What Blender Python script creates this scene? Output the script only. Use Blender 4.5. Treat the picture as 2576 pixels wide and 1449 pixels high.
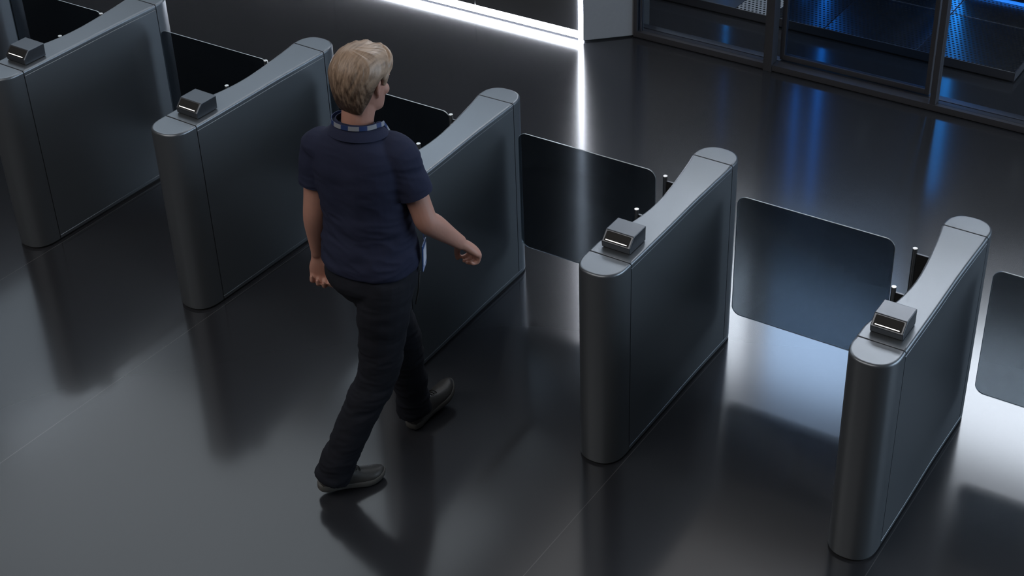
import bpy, bmesh, math, random
from mathutils import Vector, Matrix, Euler, noise

for o in list(bpy.data.objects):
    bpy.data.objects.remove(o, do_unlink=True)
random.seed(4)
SC = bpy.context.scene
COL = SC.collection
S = 0.87                      # metres per pedestal height

# ------------------------------------------------------------------ camera
cam_data = bpy.data.cameras.new('camera')
cam = bpy.data.objects.new('camera', cam_data)
COL.objects.link(cam)
cam.location = (6.190 * S, -4.765 * S, 4.618 * S)
cam.rotation_euler = (math.radians(55.6458), math.radians(0.3912), math.radians(30.6285))
cam_data.sensor_width = 36.0
cam_data.lens = 4032.9 / 2576 * 36.0
cam_data.shift_x = -177.0 / 2576
cam_data.shift_y = -11.0 / 2576
cam_data.clip_start = 0.05
cam_data.clip_end = 200
SC.camera = cam

# ------------------------------------------------------------------ world, exposure
w = bpy.data.worlds.new('world'); SC.world = w; w.use_nodes = True
w.node_tree.nodes['Background'].inputs[0].default_value = (0.50, 0.60, 0.75, 1)
w.node_tree.nodes['Background'].inputs[1].default_value = 0.02
vs = SC.view_settings
SC.display_settings.display_device = 'sRGB'
vs.view_transform = 'Standard'
vs.look = 'None'
vs.exposure = 0.0
vs.gamma = 1.0
vs.use_curve_mapping = False

CEIL = 6.9
# ceiling light panels, all but the bright pair unseen added fills: (name, x0, x1, y0, y1, radiance, colour, label)
PANELS = [
    (-1.3, 1.6, 8.9, 11.1, 20.0, (0.88, 0.93, 1.0), 'bright cool white ceiling light panel high above the server room'),
    (1.8, 4.5, 8.9, 11.1, 20.0, (0.88, 0.93, 1.0), 'brightest ceiling light panel, above the right part of the server room'),
    (5.0, 6.2, 3.5, 9.5, 2.2, (0.80, 0.90, 1.0), 'narrow unseen fill panel added overhead for edge highlights, right of the turnstile row'),  # added for highlights along the rounded casing edges
    (-5.6, -1.6, 6.6, 10.6, 3.0, (0.72, 0.86, 1.0), 'dim unseen ceiling fill panel added left of the bright ones'),  # dim panels from here: added overhead glow for floor and cover reflections
    (-11.0, -6.0, 3.6, 10.6, 1.0, (0.72, 0.86, 1.0), 'dim unseen ceiling fill panel added at the far left'),
    (-6.5, -0.8, 1.6, 5.6, 1.5, (0.84, 0.93, 1.0), 'dim neutral fill panel, unseen, added above the far end of the lobby'),
    (-0.4, 5.0, 2.6, 6.4, 1.0, (1.0, 0.97, 0.96), 'dim warm fill panel, unseen, added above the glass partition'),
    (-4.5, 5.5, -8.4, -3.0, 2.1, (1.0, 0.95, 0.90), 'warm white fill panel, unseen, added above the approach to the turnstiles'),  # added fill from behind the camera for front caps and figure
]

WALL_FILLS = [(0.5, 10.5, 0.9, 4.5, 5.4, 'large dim bluish fill panel, unseen, added low on the right-hand wall'),   # y0, y1, z0, z1, radiance, label
               (1.5, 12.5, 4.7, 6.6, 1.3, 'long bluish fill panel, unseen, added high on the right-hand wall')]  # unseen wall fills added to brighten pedestal sides and edge lines

# ------------------------------------------------------------------ helpers
def link(o, parent=None):
    COL.objects.link(o)
    if parent is not None:
        o.parent = parent
    return o

def tag(o, label=None, cat=None, group=None, kind=None):
    if label: o['label'] = label
    if cat: o['category'] = cat
    if group: o['group'] = group
    if kind: o['kind'] = kind
    return o

def empty(name, loc=(0, 0, 0), rz=0.0):
    o = bpy.data.objects.new(name, None)
    o.empty_display_size = 0.1
    o.location = loc; o.rotation_euler = (0, 0, rz)
    return link(o)

def children(o):
    return [c for c in bpy.data.objects if c.parent == o]

def copy_tree(o, parent=None):
    kids = children(o)
    c = o.copy(); COL.objects.link(c)
    if parent is not None: c.parent = parent
    for k in kids: copy_tree(k, c)
    return c

def finish(me, smooth=True, ang=35):
    if smooth:
        me.shade_smooth()
        me.set_sharp_from_angle(angle=math.radians(ang))

def build(name, bm, mats, parent=None, smooth=True, ang=35, wn=False, recalc=True):
    if recalc: bmesh.ops.recalc_face_normals(bm, faces=bm.faces[:])
    me = bpy.data.meshes.new(name)
    bm.to_mesh(me); bm.free()
    if not isinstance(mats, (list, tuple)): mats = [mats]
    for m in mats: me.materials.append(m)
    finish(me, smooth, ang)
    o = bpy.data.objects.new(name, me)
    link(o, parent)
    if wn:
        md = o.modifiers.new('normals', 'WEIGHTED_NORMAL'); md.keep_sharp = True; md.weight = 100
    return o

def box(bm, x0, x1, y0, y1, z0, z1, mi=0, bev=0.0, s=S):
    vs_ = [bm.verts.new((x * s, y * s, z * s)) for z in (z0, z1) for y in (y0, y1) for x in (x0, x1)]
    f = []
    for idx in ((0, 2, 3, 1), (4, 5, 7, 6), (0, 1, 5, 4), (2, 6, 7, 3), (0, 4, 6, 2), (1, 3, 7, 5)):
        fc = bm.faces.new([vs_[i] for i in idx]); fc.material_index = mi; f.append(fc)
    if bev > 0:
        es = list({e for fc in f for e in fc.edges})
        r = bmesh.ops.bevel(bm, geom=es, offset=bev * s, segments=2, profile=0.7, affect='EDGES')
        for fc in r['faces']: fc.material_index = mi
    return f

def offset_poly(pts, ds):
    """move polygon edge i (pts[i]->pts[i+1]) inward by ds[i]; polygon is counter-clockwise"""
    n = len(pts); out = []
    for i in range(n):
        p0, p1, p2 = Vector(pts[i - 1]), Vector(pts[i]), Vector(pts[(i + 1) % n])
        a = (p1 - p0).normalized(); b = (p2 - p1).normalized()
        na = Vector((-a.y, a.x)); nb = Vector((-b.y, b.x))
        da, db = ds[i - 1], ds[i]
        den = a.x * b.y - a.y * b.x
        if abs(den) < 0.15:
            out.append(p1 + (na + nb).normalized() * (da + db) * 0.5)
        else:
            q0 = p1 + na * da; q1 = p1 + nb * db
            t = ((q1 - q0).x * b.y - (q1 - q0).y * b.x) / den
            out.append(q0 + a * t)
    return out

def prism(bm, pts, z0, z1, r=0.0, rs=0.0, seam=(), rb=0.0, mi=0, seg=6, s=S):
    """vertical extrusion of a polygon with rounded top edge (radius r, small radius rs at seam edges)"""
    n = len(pts)
    wts = [(rs if i in seam else r) for i in range(n)]
    rings = []
    if rb > 0:
        for k in range(3):
            t = k / 2 * math.pi / 2
            rings.append((offset_poly(pts, [rb * (1 - math.sin(t))] * n), z0 + rb * (1 - math.cos(t))))
    else:
        rings.append((pts, z0))
    if r > 0:
        for k in range(seg + 1):
            t = k / seg * math.pi / 2
            rings.append((offset_poly(pts, [wt * (1 - math.cos(t)) for wt in wts]), z1 - r * (1 - math.sin(t))))
    else:
        rings.append((pts, z1))
    vr = [[bm.verts.new((p[0] * s, p[1] * s, z * s)) for p in ring] for ring, z in rings]
    for a, b in zip(vr, vr[1:]):
        for i in range(n):
            j = (i + 1) % n
            f = bm.faces.new((a[i], a[j], b[j], b[i])); f.material_index = mi
    f = bm.faces.new(vr[-1]); f.material_index = mi
    f = bm.faces.new(list(reversed(vr[0]))); f.material_index = mi

def cyl(bm, c, r, z0, z1, seg=24, bev=0.0, mi=0, s=S):
    pts = [(c[0] + r * math.cos(2 * math.pi * k / seg), c[1] + r * math.sin(2 * math.pi * k / seg)) for k in range(seg)]
    prism(bm, pts, z0, z1, r=bev, rs=bev, mi=mi, seg=3, s=s)

# ------------------------------------------------------------------ materials
def mat(name, col=(0.5, 0.5, 0.5), rough=0.5, metal=0.0, spec=0.5, emis=None, estr=0.0, coat=0.0):
    m = bpy.data.materials.new(name); m.use_nodes = True
    b = m.node_tree.nodes['Principled BSDF']
    b.inputs['Base Color'].default_value = (*col, 1)
    b.inputs['Roughness'].default_value = rough
    b.inputs['Metallic'].default_value = metal
    b.inputs['Specular IOR Level'].default_value = spec
    b.inputs['Coat Weight'].default_value = coat
    if emis:
        b.inputs['Emission Color'].default_value = (*emis, 1)
        b.inputs['Emission Strength'].default_value = estr
    return m

def N(nt, t, **kw):
    n = nt.nodes.new(t)
    for k, v in kw.items():
        if k == 'op': n.operation = v
        elif k.startswith('i'):
            n.inputs[int(k[1:])].default_value = v
        else: setattr(n, k, v)
    return n

def noisy(m, scale=40, amt=0.15, rough_amt=0.08, bump=0.0, stretch=(1, 1, 1), detail=4, dist=0.002):
    """gentle procedural variation of colour and roughness"""
    nt = m.node_tree; b = nt.nodes['Principled BSDF']
    col = b.inputs['Base Color'].default_value[:]
    ro = b.inputs['Roughness'].default_value
    tc = N(nt, 'ShaderNodeTexCoord'); mp = N(nt, 'ShaderNodeMapping')
    mp.inputs['Scale'].default_value = stretch
    nz = N(nt, 'ShaderNodeTexNoise'); nz.inputs['Scale'].default_value = scale; nz.inputs['Detail'].default_value = detail
    nt.links.new(tc.outputs['Object'], mp.inputs['Vector']); nt.links.new(mp.outputs[0], nz.inputs['Vector'])
    mx = N(nt, 'ShaderNodeMix', data_type='RGBA')
    mx.inputs[6].default_value = [c * (1 - amt) for c in col[:3]] + [1]
    mx.inputs[7].default_value = [c * (1 + amt) for c in col[:3]] + [1]
    nt.links.new(nz.outputs['Fac'], mx.inputs[0]); nt.links.new(mx.outputs[2], b.inputs['Base Color'])
    mr = N(nt, 'ShaderNodeMapRange'); mr.inputs[3].default_value = ro - rough_amt; mr.inputs[4].default_value = ro + rough_amt
    nt.links.new(nz.outputs['Fac'], mr.inputs[0]); nt.links.new(mr.outputs[0], b.inputs['Roughness'])
    if bump > 0:
        bp = N(nt, 'ShaderNodeBump'); bp.inputs['Strength'].default_value = bump; bp.inputs['Distance'].default_value = dist
        nt.links.new(nz.outputs['Fac'], bp.inputs['Height']); nt.links.new(bp.outputs[0], b.inputs['Normal'])
    return m

M = {}
M['casing'] = noisy(mat('graphite powder coat', (0.190, 0.207, 0.228), 0.34, 0.66), 900, 0.10, 0.03, 0.12, detail=2, dist=0.0006)
M['casing_dark'] = mat('dark recess', (0.008, 0.009, 0.010), 0.7)
M['reader'] = noisy(mat('dark grey reader plastic', (0.105, 0.114, 0.128), 0.30, 0.7), 1200, 0.2, 0.03, 0.1, detail=2, dist=0.0005)
M['reader_face'] = noisy(mat('black reader window', (0.018, 0.0175, 0.017), 0.6, spec=0.3), 1500, 0.3, 0.03, detail=2)
M['white_led'] = mat('white indicator light', (0.9, 0.9, 0.9), 0.4, emis=(1.0, 0.97, 0.93), estr=2.2)
M['steel'] = mat('polished stainless steel', (0.75, 0.74, 0.72), 0.16, 1.0)
M['steel_top'] = mat('brushed stainless steel', (0.82, 0.80, 0.78), 0.42, 0.9)
M['frame'] = noisy(mat('anthracite aluminium', (0.070, 0.070, 0.080), 0.45, 0.3), 300, 0.15, 0.04)
M['wall_panel'] = noisy(mat('dark wall panel', (0.085, 0.088, 0.094), 0.45, 0.0), 30, 0.1, 0.04)
M['wall_col'] = noisy(mat('grey wall finish', (0.30, 0.31, 0.33), 0.6, 0.0), 60, 0.06, 0.04)
M['wall_dark'] = noisy(mat('charcoal wall', (0.045, 0.048, 0.052), 0.7, 0.0), 20, 0.1, 0.05)
M['ceil'] = noisy(mat('grey ceiling', (0.16, 0.165, 0.17), 0.85, 0.0), 20, 0.1, 0.05)
M['led_white'] = mat('white LED diffuser', (0.9, 0.9, 0.9), 0.5, emis=(0.86, 0.90, 1.0), estr=24.0)
M['led_blue'] = mat('blue LED diffuser', (0.1, 0.3, 0.9), 0.5, emis=(0.012, 0.28, 0.9), estr=5.5)
M['led_blue_soft'] = mat('soft blue LED diffuser', (0.1, 0.3, 0.9), 0.5, emis=(0.012, 0.28, 0.9), estr=4.0)
M['led_blue2'] = mat('dim blue LED', (0.1, 0.3, 0.9), 0.5, emis=(0.02, 0.25, 1.0), estr=0.9)
M['rack'] = noisy(mat('black rack steel', (0.015, 0.016, 0.018), 0.4, 0.4), 60, 0.2, 0.05)
M['threshold'] = noisy(mat('satin threshold metal', (0.20, 0.21, 0.24), 0.45, 1.0), 60, 0.05, 0.03)

def floor_material():
    m = mat('polished dark floor', (0.030, 0.032, 0.036), 0.2)
    nt = m.node_tree; b = nt.nodes['Principled BSDF']
    tc = N(nt, 'ShaderNodeTexCoord')
    n1 = N(nt, 'ShaderNodeTexNoise'); n1.inputs['Scale'].default_value = 0.7; n1.inputs['Detail'].default_value = 3
    nt.links.new(tc.outputs['Object'], n1.inputs['Vector'])
    mx = N(nt, 'ShaderNodeMix', data_type='RGBA')
    mx.inputs[6].default_value = (0.023, 0.025, 0.030, 1); mx.inputs[7].default_value = (0.028, 0.029, 0.033, 1)
    nt.links.new(n1.outputs['Fac'], mx.inputs[0])
    # fine joint lines running out from each turnstile
    sp = N(nt, 'ShaderNodeSeparateXYZ'); nt.links.new(tc.outputs['Object'], sp.inputs[0])
    acc = None
    for x0, k in JOINTS:
        a = N(nt, 'ShaderNodeMath', op='MULTIPLY_ADD', i1=k, i2=x0 * S); nt.links.new(sp.outputs['Y'], a.inputs[0])
        d = N(nt, 'ShaderNodeMath', op='SUBTRACT'); nt.links.new(sp.outputs['X'], d.inputs[0]); nt.links.new(a.outputs[0], d.inputs[1])
        ab = N(nt, 'ShaderNodeMath', op='ABSOLUTE'); nt.links.new(d.outputs[0], ab.inputs[0])
        lt = N(nt, 'ShaderNodeMath', op='LESS_THAN', i1=0.0014); nt.links.new(ab.outputs[0], lt.inputs[0])
        if acc is None: acc = lt
        else:
            mm = N(nt, 'ShaderNodeMath', op='MAXIMUM'); nt.links.new(acc.outputs[0], mm.inputs[0]); nt.links.new(lt.outputs[0], mm.inputs[1]); acc = mm
    ly = N(nt, 'ShaderNodeMath', op='LESS_THAN', i1=0.9 * S); nt.links.new(sp.outputs['Y'], ly.inputs[0])
    an = N(nt, 'ShaderNodeMath', op='MULTIPLY'); nt.links.new(acc.outputs[0], an.inputs[0]); nt.links.new(ly.outputs[0], an.inputs[1])
    hf = N(nt, 'ShaderNodeMath', op='MULTIPLY', i1=0.55); nt.links.new(an.outputs[0], hf.inputs[0])
    mx2 = N(nt, 'ShaderNodeMix', data_type='RGBA'); mx2.inputs[7].default_value = (0.12, 0.12, 0.125, 1)
    nt.links.new(hf.outputs[0], mx2.inputs[0]); nt.links.new(mx.outputs[2], mx2.inputs[6])
    nt.links.new(mx2.outputs[2], b.inputs['Base Color'])
    b.inputs['Roughness'].default_value = 0.20
    b.inputs['Specular IOR Level'].default_value = 0.22
    b.inputs['Coat Weight'].default_value = 0.62; b.inputs['Coat Roughness'].default_value = 0.13; b.inputs['Coat IOR'].default_value = 1.5
    return m

def glass_material(name, tint, refl=1.0, rough=0.0):
    """thin pane: tinted see-through mixed with a mirror reflection by Fresnel"""
    m = bpy.data.materials.new(name); m.use_nodes = True
    nt = m.node_tree; nt.nodes.clear()
    out = N(nt, 'ShaderNodeOutputMaterial')
    tr = N(nt, 'ShaderNodeBsdfTransparent'); tr.inputs[0].default_value = (*tint, 1)
    gl = N(nt, 'ShaderNodeBsdfGlossy'); gl.inputs[0].default_value = (1, 1, 1, 1); gl.inputs['Roughness'].default_value = rough
    fr = N(nt, 'ShaderNodeFresnel'); fr.inputs[0].default_value = 1.45
    ml = N(nt, 'ShaderNodeMath', op='MULTIPLY', i1=refl)
    nt.links.new(fr.outputs[0], ml.inputs[0])
    mx = N(nt, 'ShaderNodeMixShader')
    nt.links.new(ml.outputs[0], mx.inputs[0]); nt.links.new(tr.outputs[0], mx.inputs[1]); nt.links.new(gl.outputs[0], mx.inputs[2])
    nt.links.new(mx.outputs[0], out.inputs[0])
    return m

M['wing_glass'] = glass_material('smoked glass', (0.385, 0.415, 0.44), 0.18)
M['wing_edge'] = mat('polished glass edge', (0.55, 0.60, 0.64), 0.18, 0.6)
M['pane'] = glass_material('clear partition glass', (0.93, 0.95, 0.97), 0.3)
M['pane_dark'] = glass_material('tinted door glass', (0.60, 0.70, 0.82), 0.3)

def perforated(name, col, rough=0.3, metal=1.0):
    m = mat(name, col, rough, metal)
    nt = m.node_tree; b = nt.nodes['Principled BSDF']
    tc = N(nt, 'ShaderNodeTexCoord'); sp = N(nt, 'ShaderNodeSeparateXYZ'); nt.links.new(tc.outputs['Object'], sp.inputs[0])
    sq = []
    pitch = 0.028 * S
    row = N(nt, 'ShaderNodeMath', op='DIVIDE', i1=pitch * 1.15); nt.links.new(sp.outputs['Y'], row.inputs[0])
    fr = N(nt, 'ShaderNodeMath', op='FLOOR'); nt.links.new(row.outputs[0], fr.inputs[0])
    hm = N(nt, 'ShaderNodeMath', op='MODULO', i1=2.0); nt.links.new(fr.outputs[0], hm.inputs[0])
    sh = N(nt, 'ShaderNodeMath', op='MULTIPLY', i1=0.5); nt.links.new(hm.outputs[0], sh.inputs[0])
    cx_ = N(nt, 'ShaderNodeMath', op='DIVIDE', i1=pitch); nt.links.new(sp.outputs['X'], cx_.inputs[0])
    cs = N(nt, 'ShaderNodeMath', op='ADD'); nt.links.new(cx_.outputs[0], cs.inputs[0]); nt.links.new(sh.outputs[0], cs.inputs[1])
    for src in (cs, row):
        f = N(nt, 'ShaderNodeMath', op='FRACT'); nt.links.new(src.outputs[0], f.inputs[0])
        d = N(nt, 'ShaderNodeMath', op='SUBTRACT', i1=0.5); nt.links.new(f.outputs[0], d.inputs[0])
        p = N(nt, 'ShaderNodeMath', op='POWER', i1=2.0)
        ab = N(nt, 'ShaderNodeMath', op='ABSOLUTE'); nt.links.new(d.outputs[0], ab.inputs[0]); nt.links.new(ab.outputs[0], p.inputs[0])
        sq.append(p)
    ad = N(nt, 'ShaderNodeMath', op='ADD'); nt.links.new(sq[0].outputs[0], ad.inputs[0]); nt.links.new(sq[1].outputs[0], ad.inputs[1])
    lt = N(nt, 'ShaderNodeMath', op='LESS_THAN', i1=0.085); nt.links.new(ad.outputs[0], lt.inputs[0])
    mx = N(nt, 'ShaderNodeMix', data_type='RGBA'); mx.inputs[6].default_value = (*col, 1); mx.inputs[7].default_value = (0.003, 0.003, 0.004, 1)
    nt.links.new(lt.outputs[0], mx.inputs[0]); nt.links.new(mx.outputs[2], b.inputs['Base Color'])
    mr = N(nt, 'ShaderNodeMapRange'); mr.inputs[3].default_value = rough; mr.inputs[4].default_value = 0.9
    nt.links.new(lt.outputs[0], mr.inputs[0]); nt.links.new(mr.outputs[0], b.inputs['Roughness'])
    sm = N(nt, 'ShaderNodeMapRange'); sm.inputs[3].default_value = metal; sm.inputs[4].default_value = 0.0
    nt.links.new(lt.outputs[0], sm.inputs[0]); nt.links.new(sm.outputs[0], b.inputs['Metallic'])
    return m

M['perf_reflection'] = perforated('perforated tile with painted white reflection', (0.34, 0.35, 0.36), 0.45, 0.0)  # paler base colour stands in for a white reflection on the tile
M['perf'] = perforated('perforated steel floor tile', (0.22, 0.24, 0.27), 0.30)
M['tile_solid'] = noisy(mat('steel floor tile', (0.22, 0.24, 0.27), 0.33, 0.8), 50, 0.05, 0.03)
M['rackdoor'] = perforated('perforated rack door', (0.035, 0.037, 0.040), 0.4, 0.5)

# ------------------------------------------------------------------ layout from the photo survey
PITCH, LEN = 1.161, 0.919
#         index, dx, dy, rotation
PEDS = [(0, 0.013, -0.003, -0.025), (1, -0.009, 0.0, -0.033), (2, -0.007, 0.003, 0.018),
        (3, -0.010, 0.001, -0.007), (4, 0.013, -0.001, -0.006), (-1, 0.0, -0.002, -0.028)]
JOINTS = [(i * PITCH + dx + 0.112, -a) for i, dx, dy, a in PEDS if i != 2]

# ------------------------------------------------------------------ room
def struct(name, bm, m, parent=None, **kw):
    o = build(name, bm, m, parent, **kw)
    if parent is None: o['kind'] = 'structure'
    return o

X0, X1, Y0, Y1 = -11.5, 12.0, -9.0, 13.0
bm = bmesh.new(); box(bm, X0, X1, Y0, Y1, -0.1, 0.0)
struct('floor', bm, floor_material(), smooth=False)
bm = bmesh.new(); box(bm, X0, X1, Y0, Y1, CEIL, CEIL + 0.1)
struct('ceiling', bm, M['ceil'], smooth=False)
bm = bmesh.new(); box(bm, X0 - 0.2, X0, Y0, Y1, 0, CEIL)
struct('wall_left', bm, M['wall_dark'], smooth=False)
bm = bmesh.new(); box(bm, X1, X1 + 0.2, Y0, Y1, 0, CEIL)
struct('wall_right', bm, M['wall_dark'], smooth=False)
bm = bmesh.new(); box(bm, X0, X1, Y0 - 0.2, Y0, 0, CEIL)
struct('wall_front', bm, M['wall_dark'], smooth=False)
bm = bmesh.new(); box(bm, X0, X1, Y1, Y1 + 0.2, 0, CEIL)
struct('wall_rear', bm, M['wall_dark'], smooth=False)

# panelled wall block with lit base; its right end turns back at an angle
WH = 2.75
bm = bmesh.new()
edges = [-9.2, -7.4, -5.6, -3.8, -2.0, -0.78, 0.448, 1.262]
for a, b in zip(edges, edges[1:]):
    box(bm, a + 0.003, b - 0.003, 3.45, 3.50, 0.070, WH, bev=0.002)
struct('wall_back', bm, M['wall_panel'])
bm = bmesh.new()
prism(bm, [(-9.2, 3.505), (1.262, 3.505), (1.262, 3.702), (1.543, 3.702), (1.543, 3.9), (-9.2, 3.9)], 0.0, WH)
box(bm, -9.2, 1.262, 3.475, 3.505, 0.0, 0.014)
struct('trim_1', bm, M['wall_dark'], smooth=False)
bm = bmesh.new()
prism(bm, [(1.298, 3.447), (1.543, 3.680), (1.543, 3.700), (1.262, 3.700), (1.262, 3.505), (1.2895, 3.475)], 0.012, WH)
struct('wall_corner', bm, M['wall_col'], smooth=False)
bm = bmesh.new()
prism(bm, [(1.300, 3.462), (1.533, 3.686), (1.533, 3.698), (1.27, 3.698), (1.27, 3.52)], 0.0, 0.012)
struct('trim_2', bm, M['casing_dark'], smooth=False)

bm = bmesh.new(); box(bm, -9.2, 1.262, 3.458, 3.505, 0.014, 0.066, bev=0.002)
tag(build('light_strip', bm, M['led_white']), 'glowing white horizontal light strip along the foot of the dark wall', 'light')
bm = bmesh.new(); box(bm, 1.2655, 1.2885, 3.440, 3.472, 0.0, WH, bev=0.003)
tag(build('light_strip', bm, M['led_white']), 'glowing white vertical light strip at the corner of the dark wall', 'light')

# glass partition
PH = 2.75
def frame_piece(x0, x1, y0, y1, z0, z1, bev=0.003):
    b_ = bmesh.new(); box(b_, x0, x1, y0, y1, z0, z1, bev=bev); return b_
def pane_mesh(x0, x1, y, z0, z1, t=0.010):
    b_ = bmesh.new(); box(b_, x0, x1, y - t / 2, y + t / 2, z0, z1); return b_

# sill along the whole partition, broken at the posts
bm = bmesh.new()
box(bm, 1.546, 2.488, 3.672, 3.745, 0.006, 0.046, bev=0.003)
box(bm, 2.546, 9.0, 3.672, 3.745, 0.006, 0.046, bev=0.003)
box(bm, 1.546, 9.0, 3.690, 3.74, 0.0, 0.006)
struct('trim_3', bm, M['frame'])
bm = bmesh.new()
box(bm, 1.546, 9.0, 3.748, 3.756, 0.0, 0.036)
box(bm, 1.546, 9.0, 3.758, 3.812, 0.0, 0.044, bev=0.002)
struct('trim_4', bm, M['threshold'])

w1 = struct('window_1', frame_piece(2.488, 2.545, 3.665, 3.748, 0.0, PH), M['frame'])
f1 = bmesh.new()
box(f1, 1.546, 1.572, 3.672, 3.735, 0.046, PH, bev=0.002)
box(f1, 1.590, 1.598, 3.69, 3.72, 0.046, PH)
box(f1, 1.572, 2.488, 3.672, 3.735, PH - 0.06, PH)
struct('window_frame', f1, M['frame'], w1)
struct('pane', pane_mesh(1.598, 2.488, 3.705, 0.046, PH - 0.06), M['pane'], w1)
w2 = struct('window_2', frame_piece(3.586, 3.622, 3.675, 3.742, 0.046, PH), M['frame'])
f2 = bmesh.new()
box(f2, 3.622, 9.0, 3.672, 3.735, PH - 0.06, PH)
struct('window_frame', f2, M['frame'], w2)
struct('pane', pane_mesh(3.622, 6.2, 3.705, 0.046, PH - 0.06), M['pane'], w2)
struct('window_post', frame_piece(6.2, 6.25, 3.675, 3.742, 0.046, PH), M['frame'], w2)
struct('pane', pane_mesh(6.25, 9.0, 3.705, 0.046, PH - 0.06), M['pane'], w2)
fd = bmesh.new()
box(fd, 2.556, 2.586, 3.765, 3.800, 0.052, PH, bev=0.002)
box(fd, 3.520, 3.548, 3.765, 3.800, 0.052, PH, bev=0.002)
box(fd, 2.586, 3.520, 3.765, 3.800, 0.052, 0.085, bev=0.002)
d1 = struct('door_1', fd, M['frame'])
struct('pane', pane_mesh(2.586, 3.520, 3.7825, 0.085, PH - 0.02), M['pane_dark'], d1)
bm = bmesh.new(); box(bm, 1.546, 9.0, 3.66, 3.83, PH, PH + 0.12)
struct('trim_5', bm, M['frame'], smooth=False)

# raised floor of the server room
FZ = 0.072
bm = bmesh.new()
box(bm, 0.15, 3.918, 4.276, 9.0, 0.012, FZ - 0.005)
box(bm, 0.17, 3.90, 4.30, 9.0, 0.0, 0.012)
struct('trim_6', bm, M['frame'], smooth=False)
TP = 0.6405
tiles = 0
tile_names = ['from the left end', 'under the left pane', 'behind the middle post', 'behind the sliding door', 'behind the door edge', 'at the right end of the platform']
TX = [3.918 - TP * 6, 3.918 - TP * 5, 3.918 - TP * 4, 3.918 - TP * 3, 2.262, 3.918 - TP * 2, 3.918 - TP, 3.918]
ordn = ['first', 'second', 'third', 'fourth', 'fifth', 'sixth', 'seventh']
for r in range(2):
    for c in range(7):
        xa, xb = TX[c], TX[c + 1]
        ya = 4.272 + TP * r
        white = (c == 3 and r == 0); plain = (c == 2)  # narrow front tile carries the painted-in reflection
        bm = bmesh.new()
        hw = (xb - xa) / 2 - 0.003; hd = TP / 2 - 0.003
        prism(bm, [(-hw, -hd), (hw, -hd), (hw, hd), (-hw, hd)], -0.005, 0.0, r=0.002)
        t = build('floor_tile', bm, M['perf_reflection'] if white else (M['tile_solid'] if plain else M['perf']))
        t.location = ((xa + xb) / 2 * S, (ya + TP / 2) * S, FZ * S)
        row = 'front row of the raised floor' if r == 0 else 'second row of the raised floor'
        if white: lab = 'narrow perforated tile with painted white reflection beside the middle post of the glass partition'
        elif plain: lab = 'plain unperforated steel tile in the ' + row
        else: lab = 'dark perforated steel tile, %s from the left in the %s' % (ordn[c], row)
        tag(t, lab, 'floor tile', 'raised floor tiles in the server room')

# server racks with vertical blue light strips
RACKS = [  # x0, x1, height, strips (x, width, z0, z1, material), label
    (0.300, 0.880, 2.25, [], 'black server rack behind the lit wall corner, leftmost of the row'),
    (0.895, 1.472, 2.25, [(1.482, 0.014, 0.52, 0.60, 'led_blue'), (1.482, 0.014, 0.64, 0.72, 'led_blue'), (1.482, 0.012, 0.95, 1.6, 'led_blue2')], 'black server rack with a thin dotted blue light behind the left pane'),
    (1.492, 2.070, 2.25, [(2.085, 0.018, 0.25, 0.34, 'led_blue'), (2.085, 0.020, 0.9, 1.9, 'led_blue')], 'black server rack between the dotted and the middle blue light'),
    (2.100, 2.690, 2.25, [(2.262, 0.036, 0.15, 1.9, 'led_blue')], 'black server rack with a blue light strip down its door behind the sliding door'),
    (2.700, 3.140, 2.10, [], 'narrow black cooling rack left of the widest blue light'),
    (3.270, 3.850, 2.25, [(3.205, 0.060, 0.05, 1.5, 'led_blue_soft')], 'black server rack beside the widest blue light strip'),
    (3.860, 4.440, 2.25, [], 'black server rack at the right end of the raised floor'),
    (4.450, 5.030, 2.25, [], 'black server rack furthest right in the row'),
]
for (a, b, h, strips, lab) in RACKS:
    cx_, hw = (a + b) / 2, (b - a) / 2
    z0 = FZ if b <= 3.918 else 0.0
    rack = empty('server_rack', (cx_ * S, 5.22 * S, z0 * S))
    tag(rack, lab, 'server rack', 'server racks behind the glass partition')
    rb = bmesh.new(); box(rb, -hw, hw, 0.03, 1.05, 0.05, h, bev=0.004)
    build('cabinet', rb, M['rack'], rack)
    rb = bmesh.new(); box(rb, -hw + 0.01, hw - 0.01, 0.04, 1.0, 0.0, 0.05)
    build('plinth', rb, M['rack'], rack, smooth=False)
    if a > 2.5:
        rb = bmesh.new(); box(rb, -hw + 0.01, hw - 0.01, 0.020, 0.038, 0.004, 0.020)
        build('base_light', rb, M['led_blue2'], rack, smooth=False)
    rb = bmesh.new(); box(rb, -hw + 0.012, hw - 0.012, 0.008, 0.028, 0.06, h - 0.04, bev=0.003)
    dr = build('door', rb, M['rackdoor'], rack)
    rb = bmesh.new(); box(rb, hw - 0.06, hw - 0.045, -0.004, 0.008, 1.0, 1.25, bev=0.003)
    build('handle', rb, M['steel'], dr)
    for (x, wd, q0, q1, mn) in strips:
        rb = bmesh.new(); box(rb, x - cx_ - wd / 2, x - cx_ + wd / 2, -0.006, 0.02, q0 - z0 + 0.02, q1 - z0)
        build('light_strip', rb, M[mn], rack, smooth=False)

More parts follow.
